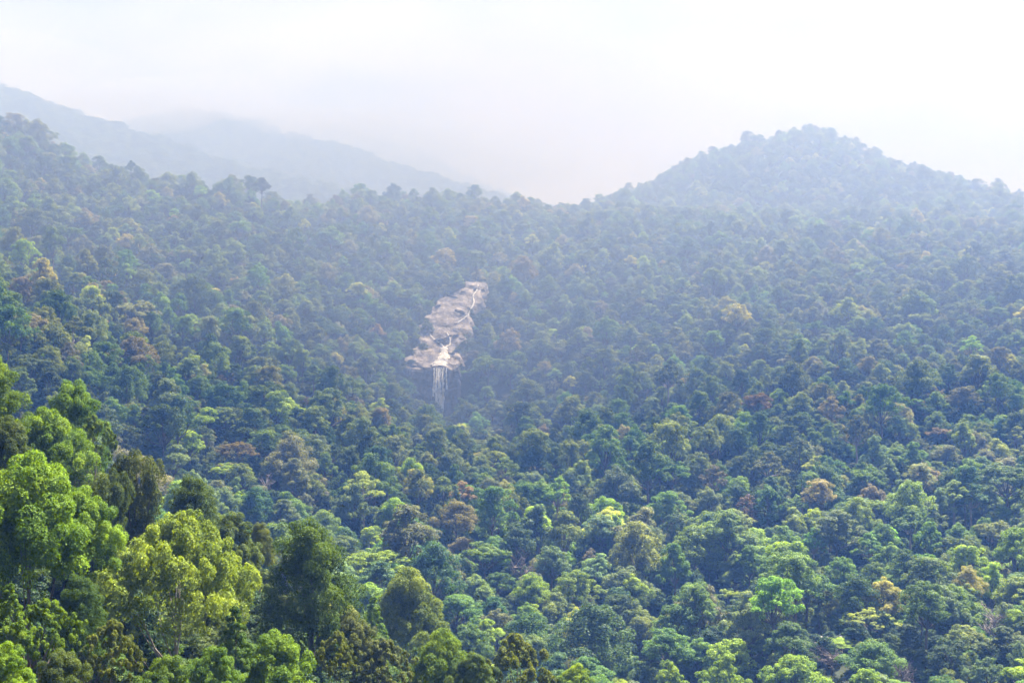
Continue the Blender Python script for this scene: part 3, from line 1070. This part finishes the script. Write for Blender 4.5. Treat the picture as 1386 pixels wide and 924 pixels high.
# which crowns can be seen: sweep outward, remembering how high the canopy already reaches in each direction
tpx = CX + pts[:, 0] / pts[:, 1] * FPX
tpy = CY - (pz + kh) / pts[:, 1] * FPX
wpx = kr / pts[:, 1] * FPX
order = np.argsort(pts[:, 1])
hor = np.full(400, 2000.0)
vis = np.zeros(NT)
for i in order:
    b0, b1 = int((tpx[i] - wpx[i] * .7 + 300) / 5), int((tpx[i] + wpx[i] * .7 + 300) / 5) + 1
    b0, b1 = max(0, b0), min(400, b1)
    if b0 >= b1:
        vis[i] = -99
        continue
    h = hor[b0:b1]
    vis[i] = np.mean(np.clip(h - tpy[i], -60, 60))
    hor[b0:b1] = np.minimum(h, tpy[i] + wpx[i] * .25)
spur_line = np.interp(tpx, [0, 100, 180, 270, 340, 420, 500, 600, 700, 800], [500, 560, 625, 660, 715, 760, 815, 860, 890, 915])
keep = (vis > -(14 + 2.0 * wpx)) & ~(near & (tpy < spur_line + 22))            # drop what lies deep behind a crest
keep &= ~gone
inframe = (tpx > -wpx * .4) & (tpx < 1386 + wpx * .4) & (tpy < 905)

cand = np.where(keep & inframe & (vis > 5) & (pts[:, 1] < 700))[0]
score = wpx[cand] * np.clip(vis[cand], 0, 30)
cand = cand[np.argsort(-score)][:236]
cand = np.union1d(cand, np.where(near & keep & inframe)[0])
single = np.zeros(NT, bool)
single[cand] = True


LANDMARKS = [((px - CX) / FPX * D(Y), D(Y), nm) for px, Y, nm in [
    (1196, 318, 'golden-topped dome tree'), (1178, 302, 'yellow-leaved track-side tree'), (1312, 338, 'cream-yellow flowering tree'), (1285, 272, 'dark creeper-covered column'),
    (1080, 264, 'large vivid light green tree'), (980, 268, 'vivid light green rounded tree'), (1345, 300, 'leafless grey-pink tree'), (618, 415, 'golden-brown domed tree'),
    (322, 430, 'golden flat-topped tree'), (1040, 500, 'pink-trunked tall tree'), (966, 480, 'brownish tall-stemmed tree'), (1086, 470, 'dead broken snag'), (705, 372, 'leafless grey tangle'),
    (362, 400, 'white-branched small tree'), (303, 530, 'large blue-green domed tree'), (555, 190, 'fresh green domed tree'), (1160, 545, 'pale-trunked tall tree'),
    (596, 122, 'shiny bright green tree'), (422, 118, 'dense dark oval tree'), (38, 84, 'billowing bright green tree'), (240, 96, 'pale yellow-green tree'), (186, 118, 'creeper-hung column'),
    (1025, 640, 'rust-orange flat crown'), (1275, 600, 'orange-tinged spreading tree'), (905, 264, 'light green low tree')]]


def zone(x, y):
    dx, dy, nm = min(((x - a, y - b, n) for a, b, n in LANDMARKS), key=lambda t: math.hypot(t[0], t[1]))
    d = math.hypot(dx, dy)
    rel = 'close beside' if d < 14 else ('uphill of' if dy > 18 else ('downhill of' if dy < -18 else 'a few crowns from'))
    return '%s the %s' % (rel, nm)


hs = np.array([kh[i] for i in cand])
seen = {}
for i in cand:
    k = keys[kid[i]]
    shape = PROTO[k]['shape']
    size = 'small ' if kh[i] < np.percentile(hs, 30) else ('tall ' if kh[i] > np.percentile(hs, 75) else '')
    zn = zone(pts[i, 0], pts[i, 1])
    lab = '%s%s %s tree %s' % (size, FORM[shape], names[tid[i]], zn)
    plant(k, pts[i, 0], pts[i, 1], pz[i] - .3, sxy[i], sz[i], rot[i], tint[i], lab, '%s trees %s' % (FORM[shape], zn))

# the uncountable rest of the forest, and the undergrowth beneath it
far_pts, far_attr = [], []
rest = keep & ~single & ~near
bush_ids = [j for j, k in enumerate(keys) if k in ('bushy0', 'bushy1', 'bushy2')]


def scatter_tree(name, P_, idx, rot_, scl, tnt, label, cat, protos):
    me = bpy.data.meshes.new(name)
    me.vertices.add(len(P_))
    me.vertices.foreach_set('co', np.asarray(P_, np.float32).ravel())
    a = me.attributes.new('pick', 'INT', 'POINT')
    a.data.foreach_set('value', np.asarray(idx, np.int32))
    a = me.attributes.new('turn', 'FLOAT_VECTOR', 'POINT')
    a.data.foreach_set('vector', np.asarray(rot_, np.float32).ravel())
    a = me.attributes.new('size', 'FLOAT_VECTOR', 'POINT')
    a.data.foreach_set('vector', np.asarray(scl, np.float32).ravel())
    a = me.attributes.new('tint', 'FLOAT_VECTOR', 'POINT')
    a.data.foreach_set('vector', np.asarray(tnt, np.float32).ravel())
    o = link(bpy.data.objects.new(name, me))
    tag(o, label, cat, kind='stuff')
    ng = bpy.data.node_groups.new(name + '_nodes', 'GeometryNodeTree')
    ng.interface.new_socket('Geometry', in_out='INPUT', socket_type='NodeSocketGeometry')
    ng.interface.new_socket('Geometry', in_out='OUTPUT', socket_type='NodeSocketGeometry')
    N, L = ng.nodes, ng.links
    gi, go = N.new('NodeGroupInput'), N.new('NodeGroupOutput')
    iop = N.new('GeometryNodeInstanceOnPoints')
    iop.inputs['Pick Instance'].default_value = True
    jn = N.new('GeometryNodeJoinGeometry')
    for k in reversed(protos):
        po = bpy.data.objects.get('source_' + k)
        if po is None:
            po = bpy.data.objects.new('source_' + k, PROTO[k]['whole'])
        oi = N.new('GeometryNodeObjectInfo')
        oi.inputs['Object'].default_value = po
        oi.inputs['As Instance'].default_value = False
        g2 = N.new('GeometryNodeGeometryToInstance')
        L.new(oi.outputs['Geometry'], g2.inputs[0])
        L.new(g2.outputs[0], jn.inputs[0])

    def attr(nm, ty):
        q = N.new('GeometryNodeInputNamedAttribute')
        q.data_type = ty
        q.inputs['Name'].default_value = nm
        return q.outputs['Attribute']
    L.new(gi.outputs[0], iop.inputs['Points'])
    L.new(jn.outputs[0], iop.inputs['Instance'])
    L.new(attr('pick', 'INT'), iop.inputs['Instance Index'])
    e2r = N.new('FunctionNodeEulerToRotation')
    L.new(attr('turn', 'FLOAT_VECTOR'), e2r.inputs[0])
    L.new(e2r.outputs[0], iop.inputs['Rotation'])
    L.new(attr('size', 'FLOAT_VECTOR'), iop.inputs['Scale'])
    L.new(iop.outputs[0], go.inputs[0])
    md = o.modifiers.new('scatter', 'NODES')
    md.node_group = ng
    return o


def turn(n, tilt=.06):
    return np.stack([RNG.normal(size=n) * tilt, RNG.normal(size=n) * tilt, RNG.random(n) * 6.28], 1)


ix = np.where(rest)[0]
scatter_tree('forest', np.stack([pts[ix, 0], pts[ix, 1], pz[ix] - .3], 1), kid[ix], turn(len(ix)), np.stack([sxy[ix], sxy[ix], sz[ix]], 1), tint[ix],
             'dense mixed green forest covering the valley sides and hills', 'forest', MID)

# undergrowth fills the floor between the trunks
pts2 = []
Y = 55.0
while Y < 1200:
    step = (4.6 if Y > 170 else 3.3) + .004 * Y
    half = (CX + 160) / FPX * Y + 10
    n = int(2 * half / step)
    pts2.append(np.stack([-half + (np.arange(n) + RNG.random(n)) * step, Y + (RNG.random(n) - .5) * step, np.full(n, step)], 1))
    Y += step
pts2 = np.concatenate(pts2)
pts2 = pts2[~in_strip(pts2[:, 0], pts2[:, 1], -8.0)]
on_track = (np.abs(pts2[:, 1] - 300 + (1108 - (CX + pts2[:, 0] / pts2[:, 1] * FPX)) * .12) < 7) & (np.abs(CX + pts2[:, 0] / pts2[:, 1] * FPX - 1110) < 60)
pts2 = pts2[~on_track]
z2 = ground(pts2[:, 0], pts2[:, 1])
n2 = len(pts2)
s2 = (.38 + .3 * RNG.random(n2)) * pts2[:, 2] / 4.6 * np.where(pts2[:, 1] < 170, 1.5, 1.0)
t2 = np.array([TINTS['dark green'], TINTS['mid green'], TINTS['olive green'], TINTS['deep blue-green']])[RNG.integers(0, 4, n2)] * (1 + .15 * RNG.normal(size=(n2, 1)))
scatter_tree('undergrowth', np.stack([pts2[:, 0], pts2[:, 1], z2 - .4], 1), RNG.integers(0, 3, n2), turn(n2, .1), np.stack([s2, s2, s2 * (.6 + .5 * RNG.random(n2))], 1), np.clip(t2 * .8, .006, .3),
             'low leafy undergrowth filling the ground between the trees', 'undergrowth', [keys[b] for b in bush_ids])

# forest on the distant mountains
fp, fs = [], []
for xs, ys, Xr, Yr, Zr in ridge_surf:
    x0, y0 = xs[0], ys[0]
    n = 12000
    px_ = RNG.uniform(xs[0], xs[-1] - 15, n)
    py_ = RNG.uniform(ys[0], ys[-1] - 300, n)
    a = ((px_ - x0) / 14).astype(int).clip(0, len(xs) - 1)
    b = ((py_ - y0) / 14).astype(int).clip(0, len(ys) - 1)
    z = Zr[b, a]
    q = (CX + px_ / py_ * FPX > -260) & (CX + px_ / py_ * FPX < 900) & (z > 20)
    fp.append(np.stack([px_, py_, z - 2], 1)[q])
fp = np.concatenate(fp)
n3 = len(fp)
s3 = .95 + .55 * RNG.random(n3)
t3 = np.array([TINTS[names[i]] for i in RNG.choice(5, n3)])
scatter_tree('mountain_forest', fp, RNG.integers(0, 4, n3), turn(n3), np.stack([s3 * 1.3, s3 * 1.3, s3 * .9], 1), t3,
             'far forest fading blue on the cloud-capped mountains', 'forest', MID)

# ------------------------------------------------------------------ air
def box(name, lo, hi, mat):
    me = bpy.data.meshes.new(name)
    V = [(x, y, z) for z in (lo[2], hi[2]) for y in (lo[1], hi[1]) for x in (lo[0], hi[0])]
    me.from_pydata(V, [], [(0, 2, 3, 1), (4, 5, 7, 6), (0, 1, 5, 4), (2, 6, 7, 3), (0, 4, 6, 2), (1, 3, 7, 5)])
    me.materials.append(mat)
    return link(bpy.data.objects.new(name, me))


zlow = min(float(ZZ.min()), -60.0) - 1.0
HZ = box('haze', (-2300, -240, zlow), (2300, 2750, 460), volume_material('haze_air', (.090, .21, .60), HAZE_DENSITY, 0.0, (.65, .41, 0)))
tag(HZ, 'pale blue haze filling the valley air', 'haze', kind='stuff')


def mist(px, py, Y, rx, ry, rz, dens, seed, label, col=(.37, .40, .45), absorb=(0, 0, 0)):
    r = np.random.default_rng(seed)
    x, y, z = at(px, py, Y)
    nu, nv = 40, 20
    ph = r.random(6) * 6.28
    V = [(0, 0, rz)]
    for j in range(1, nv):
        th = math.pi * j / nv
        for i in range(nu):
            a = 2 * math.pi * i / nu
            k = 1 + .16 * math.sin(2 * a + ph[0] + th) + .12 * math.sin(3 * a + ph[1]) + .08 * math.sin(5 * a + 2 * th + ph[2])
            V.append((rx * k * math.sin(th) * math.cos(a), ry * k * math.sin(th) * math.sin(a), rz * math.cos(th) * (1 + .15 * math.sin(2 * a + ph[3]))))
    V.append((0, 0, -rz))
    F = []
    for i in range(nu):
        F.append((0, 1 + i, 1 + (i + 1) % nu))
        for j in range(nv - 2):
            a, b = 1 + j * nu + i, 1 + j * nu + (i + 1) % nu
            F.append((a, a + nu, b + nu, b))
        q = len(V) - 1
        F.append((q, 1 + (nv - 2) * nu + (i + 1) % nu, 1 + (nv - 2) * nu + i))
    me = bpy.data.meshes.new('mist')
    me.from_pydata(V, [], F)
    me.materials.append(volume_material('mist_air', col, dens, 0.0, absorb))
    o = link(bpy.data.objects.new('mist', me))
    o.location = (x, y, z)
    tag(o, label, 'mist', kind='stuff')


mist(860, 330, 1300, 1200, 950, 420, .00168, 9, 'broad blue mist hanging in the upper valley', (.272, .372, .60), (.18, .09, 0))
mist(30, 96, 1440, 150, 90, 40, .0030, 1, 'low cloud resting along the upper left ridge')
mist(195, 150, 1430, 90, 70, 24, .0080, 4, 'wisp of cloud crossing the saddle of the left ridge')
mist(250, 138, 1690, 150, 90, 34, .0050, 6, 'cloud capping the domed distant mountain')
mist(410, 172, 1700, 130, 80, 26, .0080, 2, 'low cloud covering the long shoulder of the distant mountain')
mist(500, 186, 1950, 170, 80, 36, .0070, 5, 'cloud bank spilling over the farthest mountain')
mist(620, 230, 2020, 160, 80, 42, .0060, 3, 'thin mist trailing down the farthest mountain flank')
